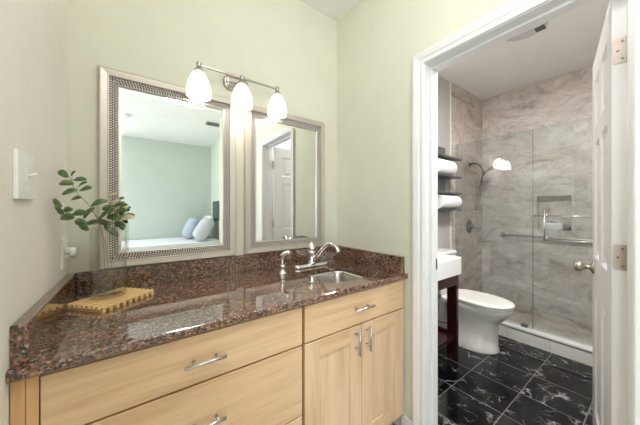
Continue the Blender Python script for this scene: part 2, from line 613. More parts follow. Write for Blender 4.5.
def added_window_x(name, x0, x1, z0, z1, y):
    w = struct(name, MB().box(x0, x1, y - 0.006, y, z0, z1), WINGL)
    f = MB()
    for a0, a1, c0, c1 in ((x0, x1, z0, z0 + .05), (x0, x1, z1 - .05, z1), (x0, x0 + .05, z0, z1), (x1 - .05, x1, z0, z1), ((x0 + x1) / 2 - .02, (x0 + x1) / 2 + .02, z0, z1)):
        f.box(a0, a1, y - 0.03, y + 0.02, c0, c1)
    f.build('added_window_frame', TRIM, w)
added_window_x('added_window_1', -2.65, -0.85, 0.85, 2.25, -3.27)
w = struct('added_window_2', MB().box(-3.666, -3.66, -2.6, -0.8, 0.85, 2.25), WINGL)
f = MB()
for a0, a1, c0, c1 in ((-2.6, -.8, .85, .9), (-2.6, -.8, 2.2, 2.25), (-2.6, -2.55, .85, 2.25), (-.85, -.8, .85, 2.25), (-1.72, -1.68, .85, 2.25)):
    f.box(-3.69, -3.64, a0, a1, c0, c1)
f.build('added_window_frame', TRIM, w)

# ---------------- door frame
def casing(x, side, prof, yl, yr, zt, z0=0.0):
    """mitred casing around the opening; side -1: faces -x"""
    b = MB()
    rings = []
    for (k, wy, wz) in ((0, 1, 0), (1, 1, 1), (2, -1, 1), (3, -1, 0)):
        ring = []
        for wd, th in prof:
            y = (yl + wd) if wy > 0 else (yr - wd)
            z = zt + wd if wz else z0
            ring.append((x + side * th, y, z))
        rings.append(ring)
    b.loft(rings, True, False, True)
    return b
PROF = [(0.0, 0.0), (0.0, 0.009), (0.004, 0.012), (0.017, 0.012), (0.021, 0.0085), (0.024, 0.0085), (0.030, 0.014), (0.050, 0.019), (0.060, 0.019), (0.062, 0.017), (0.062, 0.0)]
struct('trim_2', casing(XR, -1, PROF, JL + 0.004, JR - 0.004, JT + 0.004), TRIM)
struct('trim_3', casing(XO, 1, PROF, JL + 0.004, JR - 0.004, JT + 0.004), TRIM)
b = MB()
b.box(XR, XO, JL, JL + 0.018, 0, JT + 0.018)
b.box(XR, XO, JR - 0.018, JR, 0, JT + 0.018)
b.box(XR, XO, JR, JL, JT, JT + 0.018)
jamb = struct('trim_4', b, TRIM)
b = MB()
b.box(1.288, 1.322, JL - 0.012, JL, 0, JT, 0.002)
b.box(1.288, 1.322, JR, JR + 0.012, 0, JT, 0.002)
b.box(1.288, 1.322, JR + 0.012, JL - 0.012, JT - 0.012, JT, 0.002)
b.build('door_stop', TRIM, jamb)
pl = MB().box(1.326, 1.356, JL - 0.0015, JL + 0.001, 0.935, 0.995, 0.0005).build('strike_plate', GREYM, jamb)
pl['label'] = 'dark metal strike plate'
b = MB().box(1.26, 1.36, JR, JL, 0.0, 0.008, 0.003)
struct('trim_5', b, GREYTILE)
# baseboards
struct('baseboard_right', MB().box(XR - 0.014, XR, JL + 0.067, 0.90, 0.0, 0.10, 0.003), TRIM)
struct('baseboard_right.001', MB().box(XR - 0.014, XR, -1.84, JR - 0.067, 0.0, 0.10, 0.003), TRIM)
struct('baseboard_left', MB().box(XL, XL + 0.014, -0.22, 0.87, 0.0, 0.10, 0.003), TRIM)

# ---------------- door slab, open into the bathroom
DW, DT, DH = 0.635, 0.035, 2.03
def door_face(b, Y, side):
    xs = [0, 0.105, 0.29, 0.345, 0.53, DW]
    zs = [0.008, 0.24, 0.855, 1.03, 1.60, 1.675, 1.915, DH]
    def q(pts):
        b.poly(pts if side < 0 else pts[::-1])
    for i in range(5):
        for j in range(7):
            x0, x1, z0, z1 = xs[i], xs[i + 1], zs[j], zs[j + 1]
            if i in (1, 3) and j in (1, 3, 5):
                lv = [(0, 0), (0.004, 0.003), (0.010, 0.013), (0.022, 0.013), (0.046, 0.004)]
                loops = []
                for ins, dep in lv:
                    y = Y - side * dep
                    loops.append([(x0 + ins, y, z0 + ins), (x1 - ins, y, z0 + ins), (x1 - ins, y, z1 - ins), (x0 + ins, y, z1 - ins)])
                for a, c in zip(loops, loops[1:]):
                    for k in range(4):
                        m = (k + 1) % 4
                        q([a[k], a[m], c[m], c[k]])
                q(loops[-1])
            else:
                q([(x0, Y, z0), (x1, Y, z0), (x1, Y, z1), (x0, Y, z1)])
b = MB()
door_face(b, 0.0, -1)
door_face(b, DT, 1)
b.poly([(0, 0, .008), (0, 0, DH), (0, DT, DH), (0, DT, .008)])
b.poly([(DW, 0, .008), (DW, DT, .008), (DW, DT, DH), (DW, 0, DH)])
b.poly([(0, 0, DH), (DW, 0, DH), (DW, DT, DH), (0, DT, DH)])
b.poly([(0, 0, .008), (0, DT, .008), (DW, DT, .008), (DW, 0, .008)])
bmesh.ops.remove_doubles(b.bm, verts=b.bm.verts[:], dist=1e-5)
door = b.build('door_1', DOORW, origin=(0, 0, 0), normals=True)
door['kind'] = 'structure'
DANG = math.radians(11.0)
door.location = (1.366, JR + 0.017, 0)
door.rotation_euler = (0, 0, DANG)
def door_part(name, mb, m, label=None):
    me_o = mb.build(name, m, origin=(0, 0, 0))
    me_o.parent = door
    me_o.location = (0, 0, 0)
    if label:
        me_o['label'] = label
    return me_o
# egg knobs on both faces with roses
for sd, y in ((1, DT), (-1, 0.0)):
    b = MB()
    b.lathe((DW - 0.062, y, 0.965), (0, sd, 0), [(0.031, 0.0), (0.031, 0.004), (0.026, 0.010), (0.012, 0.013), (0.010, 0.026), (0.014, 0.031), (0.0235, 0.042), (0.0265, 0.054), (0.0235, 0.066), (0.014, 0.074), (0.004, 0.077)], 24)
    door_part('door_knob', b, NICKEL, 'satin nickel egg-shaped knob')
def hinge_leaf(z):
    b = MB()
    # leaf let into the hinge edge, rounded corners away from the knuckle
    n = 6
    h, wd, r = 0.044, 0.0325, 0.009
    pts = [(0.0, -h), (0.0, h)]
    pr = [(0.0, -h)]
    pr += [(wd - r + r * math.sin(a), -h + r - r * math.cos(a)) for a in (PI / 2 * i / n for i in range(n + 1))]
    pr += [(wd - r + r * math.cos(a), h - r + r * math.sin(a)) for a in (PI / 2 * i / n for i in range(n + 1))]
    pr += [(0.0, h)]
    b.loft([[(-0.0022, y, z + q) for y, q in pr], [(0.0005, y, z + q) for y, q in pr]], True, False)
    for dy, dz in ((0.010, 0.030), (0.021, 0.0), (0.010, -0.030)):
        b.lathe((-0.0020, dy, z + dz), (-1, 0, 0), [(0.0042, 0), (0.0042, 0.0006), (0.003, 0.0011)], 10, mi=1)
    b.lathe((-0.004, -0.005, z - 0.046), (0, 0, 1), [(0.003, -0.005), (0.0065, 0), (0.0065, 0.092), (0.003, 0.097)], 12)
    door_part('hinge', b, [NICKELP, GREYM], 'nickel butt hinge')
for z in (1.82, 1.10, 0.25):
    hinge_leaf(z)

# ------------------------------------------------------------------ vanity
SX0, SX1, SY0, SY1 = 0.765, 1.068, 0.955, 1.262     # sink opening
def counter():
    b = bmesh.new()
    x0, x1, y0, y1 = XL + 0.001, XR - 0.001, CF, W - 0.001
    e = 0.006
    hole = rrect(SX0, SX1, SY0, SY1, 0.045, 0, 6)
    def loop(pts, z):
        return [b.verts.new((p[0], p[1], z)) for p in pts]
    def rect(i, fr):
        return [(x0, y0 + fr), (x1, y0 + fr), (x1, y1), (x0, y1)]
    top_o = loop(rect(0, e), CT)
    rnd = [loop(rect(0, e * (1 - math.sin(a))), CT - e + e * math.cos(a)) for a in (PI / 10 * k for k in range(1, 6))]
    lo_o = loop(rect(0, 0), CB + e)
    bot_o = loop(rect(0, e), CB)
    top_h = loop(hole, CT)
    bot_h = loop(hole, CB)
    def bridge(a, c):
        n = len(a)
        for i in range(n):
            b.faces.new((a[i], a[(i + 1) % n], c[(i + 1) % n], c[i]))
    for p_, q_ in zip([top_o] + rnd, rnd + [lo_o]):
        bridge(p_, q_)
    bridge(lo_o, bot_o); bridge(bot_h, top_h)
    for o_, h_ in ((top_o, top_h), (bot_o, bot_h)):
        ed = [b.edges.get((l[i], l[(i + 1) % len(l)])) for l in (o_, h_) for i in range(len(l))]
        bmesh.ops.triangle_fill(b, use_beauty=True, use_dissolve=False, edges=[x for x in ed if x])
    bmesh.ops.recalc_face_normals(b, faces=b.faces[:])
    m = MB()
    m.bm.free()
    m.bm = b
    return m
tag(counter().build('countertop', GRANITE), 'polished brown granite countertop with an undermount sink cut-out', 'countertop')
BS = 1.000
tag(MB().box(XL + 0.031, XR - 0.031, W - 0.022, W - 0.0005, CT, BS, 0.002).build('backsplash', GRANITE), 'long brown granite backsplash strip under the two mirrors', 'backsplash', 'granite backsplashes')
tag(MB().box(XL + 0.0005, XL + 0.030, 0.883, W - 0.0005, CT, BS, 0.002).build('backsplash', GRANITE), 'brown granite side splash against the left wall', 'backsplash', 'granite backsplashes')
tag(MB().box(XR - 0.030, XR - 0.0005, 0.883, W - 0.0005, CT, BS, 0.002).build('backsplash', GRANITE), 'brown granite side splash on the right wall near the doorway', 'backsplash', 'granite backsplashes')

FY = 0.876          # cabinet front plane
def bar_pull(p0, p1, parent, posts, r=0.0055, off=0.030, name='handle'):
    p0, p1 = Vector(p0), Vector(p1)
    b = MB().tube([p0, p1], r, 12)
    for t in posts:
        p = p0.lerp(p1, t)
        b.tube([p, p + Vector((0, off - 0.0005, 0))], 0.0042, 10)
    o = b.build(name, STEEL, parent)
    o['label'] = 'brushed steel bar pull'
    return o
def slab(x0, x1, z0, z1, bev=0.0025, y0=FY, y1=FY + 0.019):
    return MB().box(x0, x1, y0, y1, z0, z1, bev)
# drawer cabinet
dc = thing('drawer_cabinet', 'wide maple drawer cabinet on the left under the granite top', 'cabinet', (0.16, 1.17, 0))
MB().box(-0.186, 0.5545, FY + 0.021, W - 0.003, 0.10, CB - 0.001).build('carcass', GAP, dc)
MB().box(-0.186, 0.5545, FY + 0.08, W - 0.05, 0.0, 0.10).build('toe_kick', MAPLE_D, dc)
fl = MB().box(XL + 0.002, -0.2085, FY + 0.004, FY + 0.03, 0.10, CB - 0.001, 0.001).box(-0.2075, -0.1865, FY + 0.002, FY + 0.03, 0.10, CB - 0.001, 0.001).build('filler_strip', MAPLE_D, dc)
fl['label'] = 'darker maple filler strip'
for z0, z1, hz in ((0.717, 0.870, 0.790), (0.432, 0.711, 0.590), (0.118, 0.426, 0.300)):
    d = slab(-0.184, 0.5475, z0, z1).build('drawer_front', MAPLE_H, dc)
    bar_pull((0.117, FY - 0.03, hz), (0.238, FY - 0.03, hz), d, (0.24, 0.80))
# sink cabinet
sc = thing('sink_cabinet', 'maple sink cabinet with two doors beside the doorway', 'cabinet', (0.89, 1.17, 0))
MB().box(0.556, 1.222, FY + 0.021, SY0 - 0.03, 0.10, CB - 0.001).box(0.556, 0.572, SY0 - 0.03, W - 0.003, 0.10, CB - 0.001).box(1.206, 1.222, SY0 - 0.03, W - 0.003, 0.10, CB - 0.001).box(0.572, 1.206, SY0 - 0.03, W - 0.003, 0.10, 0.12).build('carcass', GAP, sc)
MB().box(0.556, 1.222, FY + 0.08, W - 0.05, 0.0, 0.0995).build('toe_kick', MAPLE_D, sc)
d = slab(0.5605, 1.2175, 0.717, 0.870).build('false_drawer_front', MAPLE_H, sc)
bar_pull((0.825, FY - 0.03, 0.797), (0.947, FY - 0.03, 0.797), d, (0.18, 0.80))
def shaker(x0, x1, z0, z1, st=0.075):
    b = MB()
    b.box(x0, x0 + st, FY, FY + 0.019, z0, z1, 0.002)
    b.box(x1 - st, x1, FY, FY + 0.019, z0, z1, 0.002)
    b.box(x0 + st - 0.0005, x1 - st + 0.0005, FY, FY + 0.019, z0, z0 + st, 0.002, mi=1)
    b.box(x0 + st - 0.0005, x1 - st + 0.0005, FY, FY + 0.019, z1 - st, z1, 0.002, mi=1)
    b.box(x0 + st - 0.004, x1 - st + 0.004, FY + 0.007, FY + 0.014, z0 + st - 0.004, z1 - st + 0.004)
    return b
for x0, x1, hx in ((0.5605, 0.8865, 0.846), (0.8895, 1.2175, 0.920)):
    d = shaker(x0, x1, 0.118, 0.711).build('cabinet_door', [MAPLE_V, MAPLE_H], sc)
    bar_pull((hx, FY - 0.03, 0.583), (hx, FY - 0.03, 0.699), d, (0.22, 0.80))

# sink basin
def basin():
    g = 0.006
    rings = []
    prof = [(g, 0.040, CB - 0.0015), (0.002, 0.045, CB - 0.004), (-0.002, 0.047, CB - 0.02), (-0.006, 0.05, 0.760), (-0.016, 0.055, 0.735), (-0.040, 0.06, 0.724), (-0.12, 0.03, 0.720)]
    inner = [rrect(SX0 - k, SX1 + k, SY0 - k, SY1 + k, r, z, 6) for k, r, z in prof]
    b = MB()
    b.loft(inner, False, True)
    outer = [rrect(SX0 - k - 0.004, SX1 + k + 0.004, SY0 - k - 0.004, SY1 + k + 0.004, r, z - 0.003, 6) for k, r, z in prof]
    b.loft(outer, False, True)
    b.poly(inner[-1])
    b.poly(outer[-1][::-1])
    b.loft([outer[0], inner[0]], False, False)
    return b
sk = tag(basin().build('sink', SINKST), 'stainless steel undermount sink sunk in the granite top', 'sink')
b = MB().lathe(((SX0 + SX1) / 2, (SY0 + SY1) / 2, 0.7206), (0, 0, 1), [(0.042, 0), (0.040, 0.003), (0.030, 0.0025), (0.026, 0.0006), (0.004, 0.0006)], 20)
b.build('drain', CHROME, sk)

# faucet
FX, FYC = 0.905, 1.335
fa = thing('faucet', 'chrome single-lever faucet with curved spout behind the sink', 'faucet', (FX, FYC, CT))
pb = []
for z, k in ((CT, 0), (CT + 0.010, 0), (CT + 0.017, 0.004), (CT + 0.020, 0.012)):
    pb.append(rrect(FX - 0.128 + k, FX + 0.128 - k, FYC - 0.028 + k, FYC + 0.028 - k, 0.0275 - k, z, 8))
MB().loft(pb, True, True).build('deck_plate', CHROME, fa)
MB().lathe((FX, FYC, CT + 0.0185), (0, 0, 1), [(0.030, 0), (0.027, 0.006), (0.0225, 0.02), (0.021, 0.055), (0.024, 0.068), (0.024, 0.078), (0.018, 0.081)], 24).build('body', CHROME, fa)
hd = MB().lathe((FX, FYC, CT + 0.0985), (0, 0, 1), [(0.019, 0), (0.0245, 0.008), (0.025, 0.022), (0.020, 0.034), (0.011, 0.047), (0.005, 0.053)], 24)
hd.tube([(FX, FYC - 0.005, CT + 0.135), (FX + 0.006, FYC + 0.012, CT + 0.158)], [0.006, 0.0045], 10)
hd.build('lever_handle', CHROME, fa)
sp = bez((FX + 0.004, FYC - 0.018, CT + 0.045), (FX + 0.022, FYC - 0.075, CT + 0.10), (FX + 0.030, FYC - 0.112, CT + 0.172), (FX + 0.044, FYC - 0.160, CT + 0.152), 14)
sp += bez(sp[-1], (FX + 0.050, FYC - 0.178, CT + 0.145), (FX + 0.054, FYC - 0.190, CT + 0.132), (FX + 0.056, FYC - 0.195, CT + 0.108), 6)[1:]
rr = [0.0135 - 0.003 * min(1, i / 12) for i in range(len(sp))]
rr[-4:] = [0.0115, 0.013, 0.0138, 0.0138]
MB().tube(sp, rr, 14).build('spout', CHROME, fa)
# side sprayer
PX, PY = 0.672, 1.285
ss = thing('side_sprayer', 'chrome side sprayer standing left of the faucet', 'sprayer', (PX, PY, CT))
MB().lathe((PX, PY, CT), (0, 0, 1), [(0.024, 0), (0.023, 0.004), (0.015, 0.010), (0.0125, 0.030), (0.0155, 0.034), (0.0155, 0.046), (0.012, 0.050)], 20).build('base', CHROME, ss)
hp = bez((PX, PY, CT + 0.046), (PX - 0.002, PY, CT + 0.08), (PX - 0.010, PY + 0.004, CT + 0.104), (PX + 0.008, PY - 0.010, CT + 0.112), 10)
hp += [Vector((PX + 0.024, PY - 0.022, CT + 0.118)), Vector((PX + 0.033, PY - 0.030, CT + 0.121))]
MB().tube(hp, [0.011] * 6 + [0.0125] * 5 + [0.0125, 0.0105], 14).build('spray_head', CHROME, ss)

# ------------------------------------------------------------------ mirrors
def wall_mirror(x0, x1, z0, z1, label):
    t = thing('wall_mirror', label, 'mirror', ((x0 + x1) / 2, W, z0), 'framed vanity mirrors')
    Y = W - 0.0006
    def ring_rect(w_, th):
        return [(x0 + w_, Y - th, z0 + w_), (x1 - w_, Y - th, z0 + w_), (x1 - w_, Y - th, z1 - w_), (x0 + w_, Y - th, z1 - w_)]
    def sweep(prof, close=False):
        b = MB()
        loops = [ring_rect(*p) for p in prof]
        if close:
            loops.append(loops[0])
        for a, c in zip(loops, loops[1:]):
            for k in range(4):
                m = (k + 1) % 4
                b.poly([a[k], a[m], c[m], c[k]])
        return b
    fr = [(0, 0), (0, 0.020), (0.003, 0.027), (0.008, 0.030), (0.030, 0.027), (0.0325, 0.0295), (0.036, 0.0285), (0.0375, 0.022), (0.0375, 0.0)]
    sweep(fr).build('frame', FRAME, t)
    sweep([(0.0375, 0.0), (0.0375, 0.018), (0.0645, 0.014), (0.0645, 0.0)]).build('bead_channel', BEADBG, t)
    sweep([(0.0645, 0.0), (0.0645, 0.0185), (0.067, 0.0195), (0.070, 0.0175), (0.0705, 0.009), (0.0705, 0.0)]).build('inner_lip', FRAME, t)
    bb = MB()
    ico = bmesh.new()
    bmesh.ops.create_icosphere(ico, subdivisions=1, radius=1.0)
    iv = [v.co.copy() for v in ico.verts]
    ifs = [[v.index for v in f_.verts] for f_ in ico.faces]
    ico.free()
    verts, faces = [], []
    for row, w_ in enumerate((0.0422, 0.0510, 0.0598)):
        th = 0.018 - (w_ - 0.0375) * 0.148
        L, H = (x1 - x0 - 2 * w_), (z1 - z0 - 2 * w_)
        pts = []
        nx, nz = int(L / 0.0108), int(H / 0.0108)
        ph = 0.5 if row == 1 else 0.0
        for i in range(nx):
            x = x0 + w_ + L * (i + ph) / nx
            pts += [(x, z0 + w_), (x, z1 - w_)]
        for i in range(nz):
            z = z0 + w_ + H * (i + ph) / nz
            pts += [(x0 + w_, z), (x1 - w_, z)]
        for x, z in pts:
            o = len(verts)
            for v in iv:
                verts.append((x + v.x * 0.0042, Y - th - 0.0010 + v.y * 0.0036, z + v.z * 0.0042))
            faces += [[o + k for k in f_] for f_ in ifs]
    me = bpy.data.meshes.new('beading')
    me.from_pydata(verts, [], faces)
    me.polygons.foreach_set('use_smooth', [True] * len(me.polygons))
    bb.bm.from_mesh(me)
    bpy.data.meshes.remove(me)
    bb.build('beading', BEAD, t)
    # bevelled glass
    g = sweep([(0.066, 0.0), (0.066, 0.0096), (0.089, 0.0104)])
    g.poly(ring_rect(0.089, 0.0104))
    g.build('mirror_glass', MIRROR, t)
    return t
wall_mirror(-0.133, 0.465, 1.002, 1.897, 'large champagne-framed mirror on the left, nearest the plant')
wall_mirror(0.517, 1.103, 1.002, 1.894, 'champagne-framed mirror on the right, above the faucet')

# ------------------------------------------------------------------ vanity lights
def vanity_light(xs, yb, zb, ywall, label, shade_mat):
    xm = xs[1]
    t = thing('vanity_light', label, 'wall lamp', (xm, ywall, zb - 0.05))
    # oval back plate with raised centre
    pb = []
    for k, th in ((0, 0.0008), (0, 0.010), (0.006, 0.016), (0.014, 0.018), (0.016, 0.024), (0.024, 0.026)):
        r = rrect(xm - 0.085 + k, xm + 0.060 - k, zb - 0.055 + k, zb + 0.030 - k, 0.036 - k, 0, 6)
        pb.append([(p[0], ywall - th, p[1]) for p in r])
    MB().loft(pb, True, False).build('back_plate', NICKEL, t)
    b = MB().tube([(xm, ywall - 0.024, zb - 0.01), (xm, yb, zb - 0.004)], 0.009, 12)
    b.build('arm', NICKEL, t)
    b = MB().box(xs[0] - 0.012, xs[-1] + 0.012, yb - 0.005, yb + 0.005, zb - 0.005, zb + 0.005, 0.002)
    b.build('bar', NICKEL, t)
    for x in xs:
        h = MB().lathe((x, yb, zb - 0.034), (0, 0, 1), [(0.019, -0.006), (0.023, 0.0), (0.022, 0.008), (0.013, 0.014), (0.012, 0.036), (0.014, 0.040), (0.010, 0.047), (0.004, 0.050)], 18)
        h.build('shade_holder', NICKEL, t)
        zt = zb - 0.034
        out = [(0.021, 0.0), (0.028, -0.006), (0.038, -0.022), (0.0485, -0.046), (0.0565, -0.073), (0.0605, -0.097), (0.0610, -0.113), (0.0585, -0.127)]
        inn = [(0.0555, -0.127), (0.0580, -0.113), (0.0575, -0.097), (0.053, -0.073), (0.0445, -0.046), (0.034, -0.022), (0.018, -0.008)]
        s_ = MB().lathe((x, yb, zt), (0, 0, 1), out + inn[:1], 28, cap=False).lathe((x, yb, zt), (0, 0, 1), inn, 28, mi=1, cap=False).build('glass_shade', [shade_mat, SHADE_IN], t)
        s_['label'] = 'lit opal glass shade'
        MB().lathe((x, yb, zt - 0.048), (0, 0, 1), [(0.012, 0.040), (0.014, 0.020), (0.024, -0.008), (0.029, -0.032), (0.024, -0.050), (0.012, -0.060), (0.001, -0.063)], 16).build('bulb', BULB, s_)
    return t
vanity_light((0.260, 0.482, 0.700), 1.410, 2.006, W, 'three-shade brushed nickel vanity lamp above the mirrors', SHADE)
vanity_light((1.67, 1.82, 1.97), 1.405, 2.02, W, 'three-shade vanity lamp over the white bathroom sink, seen mirrored in the shower glass', SHADE_BATH)

def flush_fill_lamp(x, y, z, r, label):
    t = thing('fill_lamp', label, 'fill lamp', (x, y, z))
    MB().lathe((x, y, z), (0, 0, -1), [(r + 0.01, 0.0005), (r + 0.012, 0.02), (r, 0.025)], 28).build('rim', NICKEL, t)
    MB().lathe((x, y, z), (0, 0, -1), [(r - 0.002, 0.022), (r * 0.95, 0.045), (r * 0.7, 0.075), (r * 0.35, 0.09), (0.01, 0.094)], 28).build('glass_dome', FILL_GLOW, t)
t = thing('fill_lamp', 'added opal globe lamp, unseen, filling the vanity alcove with light', 'fill lamp', (0.36, 0.12, HC))  # added globe out of view, lights the alcove walls and ceiling
MB().lathe((0.36, 0.12, HC), (0, 0, -1), [(0.06, 0.0005), (0.06, 0.012), (0.045, 0.022), (0.012, 0.026), (0.010, 0.085), (0.05, 0.09), (0.055, 0.115)], 24).build('stem', NICKEL, t)
MB().ball((0.36, 0.12, HC - 0.225), 0.135, 28).build('glass_globe', FILL_GLOW, t)
flush_fill_lamp(2.05, 0.25, HB, 0.10, 'added flush ceiling lamp, unseen, filling the bathroom with light')  # added lamp out of view, brightens the bathroom

# ------------------------------------------------------------------ switch and outlet on the left wall
sw = thing('light_switch', 'white toggle light switch plate on the left wall', 'light switch', (XL, 0.968, 1.29))
MB().box(XL + 0.0003, XL + 0.009, 0.902, 1.021, 1.292, 1.410, 0.002).build('cover_plate', PLAST, sw)
MB().box(XL + 0.009, XL + 0.0105, 0.955, 0.981, 1.338, 1.371, 0.0006).build('toggle_slot', PLAST, sw)
MB().tube([(XL + 0.008, 0.968, 1.352), (XL + 0.017, 0.970, 1.356), (XL + 0.025, 0.971, 1.359)], [0.0048, 0.0042, 0.0055], 10).build('toggle', PLAST, sw)
for z in (1.321, 1.388):
    MB().lathe((XL + 0.0088, 0.968, z), (1, 0, 0), [(0.0035, 0), (0.0035, 0.0006), (0.002, 0.0012)], 10).build('screw', PLAST, sw)
ou = thing('wall_outlet', 'white wall outlet low on the left wall beside the vase', 'outlet', (XL, 1.402, 1.035))
MB().box(XL + 0.0003, XL + 0.008, 1.364, 1.440, 1.036, 1.158, 0.002).build('cover_plate', PLAST, ou)
MB().box(XL + 0.0075, XL + 0.0095, 1.387, 1.419, 1.105, 1.135, 0.0008).box(XL + 0.0075, XL + 0.0095, 1.387, 1.419, 1.058, 1.086, 0.0008).build('socket', PLAST, ou)
pi = thing('plug_in_night_light', 'small round white plug-in stuck in the left wall outlet', 'plug', (XL + 0.0097, 1.402, 1.075))
MB().lathe((XL + 0.0097, 1.402, 1.096), (1, 0, 0), [(0.014, 0.0), (0.014, 0.010), (0.0185, 0.011), (0.0195, 0.014), (0.0195, 0.024), (0.018, 0.028), (0.004, 0.029)], 24).build('round_cap', PLAST, pi)
MB().box(XL + 0.0097, XL + 0.018, 1.390, 1.414, 1.076, 1.116, 0.002).build('body', PLAST, pi)

# ------------------------------------------------------------------ tray, vase, branches
tc = Vector((-0.071, 1.286, CT))
ta = Vector((0.740, 0.672, 0)).normalized()
tb = Vector((-ta.y, ta.x, 0))
M = Matrix(((ta.x, tb.x, 0, tc.x), (ta.y, tb.y, 0, tc.y), (0, 0, 1, tc.z), (0, 0, 0, 1)))
HL, HW = 0.105, 0.082
tr = thing('wooden_tray', 'slatted bamboo tray at the left end of the countertop', 'tray', tuple(tc))
for i in range(9):
    x = -HL + 0.006 + i * (2 * HL - 0.012) / 8
    MB().box(x - 0.006, x + 0.006, -HW + 0.001, HW - 0.001, 0.0, 0.0118, 0.0008, mat=M).build('cross_slat', BAMB, tr)
for i in range(8):
    y = -HW + 0.006 + i * (2 * HW - 0.012) / 7
    MB().box(-HL, HL, y - 0.0044, y + 0.0044, 0.0119, 0.0205, 0.0010, mat=M).build('slat', BAMB, tr)

VX, VY, VZ, VR = -0.086, 1.302, CT + 0.0210, 0.056
b = MB().lathe((VX, VY, VZ), (0, 0, 1), [(VR - 0.003, 0.0), (VR, 0.003), (VR, 0.268), (VR - 0.0012, 0.2695), (VR - 0.003, 0.268), (VR - 0.003, 0.016), (VR - 0.008, 0.011), (0.002, 0.009)], 40)
tag(b.build('glass_vase', VASEGL), 'tall clear glass cylinder vase standing on the bamboo tray', 'vase')

F_ = Vector((math.sin(math.radians(36)), math.cos(math.radians(36)), 0))
R_ = Vector((math.cos(math.radians(36)), -math.sin(math.radians(36)), 0))
def leaf(b, c, ang, L, wd, tilt, yaw, mi=0):
    a = math.radians(ang)
    d = (R_ * math.cos(a) + Vector((0, 0, 1)) * math.sin(a) + F_ * yaw).normalized()
    n0 = (Vector((0, 0, 1)) * math.cos(tilt) - F_ * math.sin(tilt))
    s_ = d.cross(n0).normalized()
    n = s_.cross(d).normalized()
    N = 7
    l, m, r = [], [], []
    for i in range(N):
        t = i / (N - 1)
        w_ = wd * 0.5 * (math.sin(PI * min(1, t * 0.92 + 0.04)) ** 0.55)
        p = Vector(c) + d * (t - 0.5) * L - n * (0.10 * L * (2 * t - 1) ** 2)
        m.append(p)
        l.append(p + s_ * w_ + n * w_ * 0.12)
        r.append(p - s_ * w_ + n * w_ * 0.12)
    th = n * -0.0007
    b.loft([[l[i], m[i], r[i], r[i] + th, m[i] + th, l[i] + th] for i in range(N)], True, True, True, mi)
LA = [
    (-0.193, 1.154, 1.385, -35, 0.038), (-0.177, 1.201, 1.390, 40, 0.026), (-0.194, 1.197, 1.358, -4, 0.047),
    (-0.165, 1.237, 1.376, 0, 0.042), (-0.158, 1.238, 1.359, 28, 0.035), (-0.149, 1.225, 1.342, 8, 0.050),
    (-0.184, 1.188, 1.328, 18, 0.044), (-0.176, 1.243, 1.308, 10, 0.038)]
LB = [
    (-0.205, 1.154, 1.288, -60, 0.031), (-0.198, 1.154, 1.262, -45, 0.028), (-0.193, 1.212, 1.267, 0, 0.041),
    (-0.192, 1.199, 1.242, -3, 0.048), (-0.168, 1.243, 1.256, -2, 0.054), (-0.141, 1.234, 1.256, 50, 0.047),
    (-0.117, 1.273, 1.294, 15, 0.057), (-0.204, 1.152, 1.275, -80, 0.028)]
LD = [
    (-0.091, 1.278, 1.273, -15, 0.050), (-0.080, 1.292, 1.324, 15, 0.043), (-0.073, 1.271, 1.292, 30, 0.038),
    (-0.058, 1.284, 1.289, 20, 0.043), (-0.052, 1.280, 1.261, 10, 0.051), (-0.097, 1.244, 1.250, 40, 0.036),
    (-0.073, 1.285, 1.238, -10, 0.051), (-0.036, 1.275, 1.237, 5, 0.056), (-0.160, 1.223, 1.223, -20, 0.046),
    (-0.150, 1.207, 1.209, -35, 0.042), (-0.136, 1.292, 1.219, 10, 0.041), (-0.114, 1.268, 1.231, 50, 0.037),
    (-0.091, 1.283, 1.199, -70, 0.038), (-0.074, 1.293, 1.178, -40, 0.043), (-0.055, 1.283, 1.210, -20, 0.047),
    (-0.104, 1.295, 1.218, -20, 0.042), (-0.081, 1.264, 1.258, 60, 0.037), (-0.039, 1.288, 1.273, 30, 0.035)]
STA = [(-0.194, 1.18, 1.398), (-0.177, 1.2, 1.365), (-0.174, 1.21, 1.335), (-0.157, 1.24, 1.308), (-0.139, 1.265, 1.28), (-0.118, 1.280, 1.231), (-0.106, 1.29, 1.187), (-0.095, 1.295, 1.107), (-0.080, 1.31, 0.942)]
STB = [(-0.21, 1.165, 1.282), (-0.19, 1.19, 1.255), (-0.161, 1.23, 1.248), (-0.138, 1.26, 1.269), (-0.123, 1.275, 1.246), (-0.110, 1.285, 1.195), (-0.102, 1.30, 1.114), (-0.096, 1.32, 0.942)]
STD = [(-0.048, 1.27, 1.313), (-0.061, 1.28, 1.257), (-0.078, 1.285, 1.218), (-0.086, 1.29, 1.179), (-0.083, 1.295, 1.099), (-0.068, 1.29, 0.942)]
for leaves, stem, lab, cream in ((LA, STA, 'leafy green branch rising highest to the upper left out of the vase', ()),
                          (LB, STB, 'green branch reaching low to the left wall from the vase', ()),
                          (LD, STD, 'dense leafy branch with cream leaves in front of the mirror frame', (1, 2, 7, 17))):
    t = thing('branch', lab, 'branch', stem[-1], 'branches in the vase')
    b = MB()
    n = len(stem)
    b.tube(stem, [0.0010 if i < n - 2 else 0.0007 for i in range(n)], 6)
    for x, y, z, a, L in leaves:
        p = Vector((x, y, z))
        q = min((Vector(s) for s in stem[:-2]), key=lambda s: (s - p).length)
        b.tube([q, q.lerp(p, 0.9)], 0.0006, 5)
    b.build('stem', BARK, t)
    b = MB()
    for i, (x, y, z, a, L) in enumerate(leaves):
        leaf(b, (x, y, z), a, L * 1.1, L * 0.54, random.uniform(0.85, 1.2), random.uniform(-0.25, 0.25), 1 if i in cream else 0)
    b.build('foliage', [LEAF, LEAFP], t)

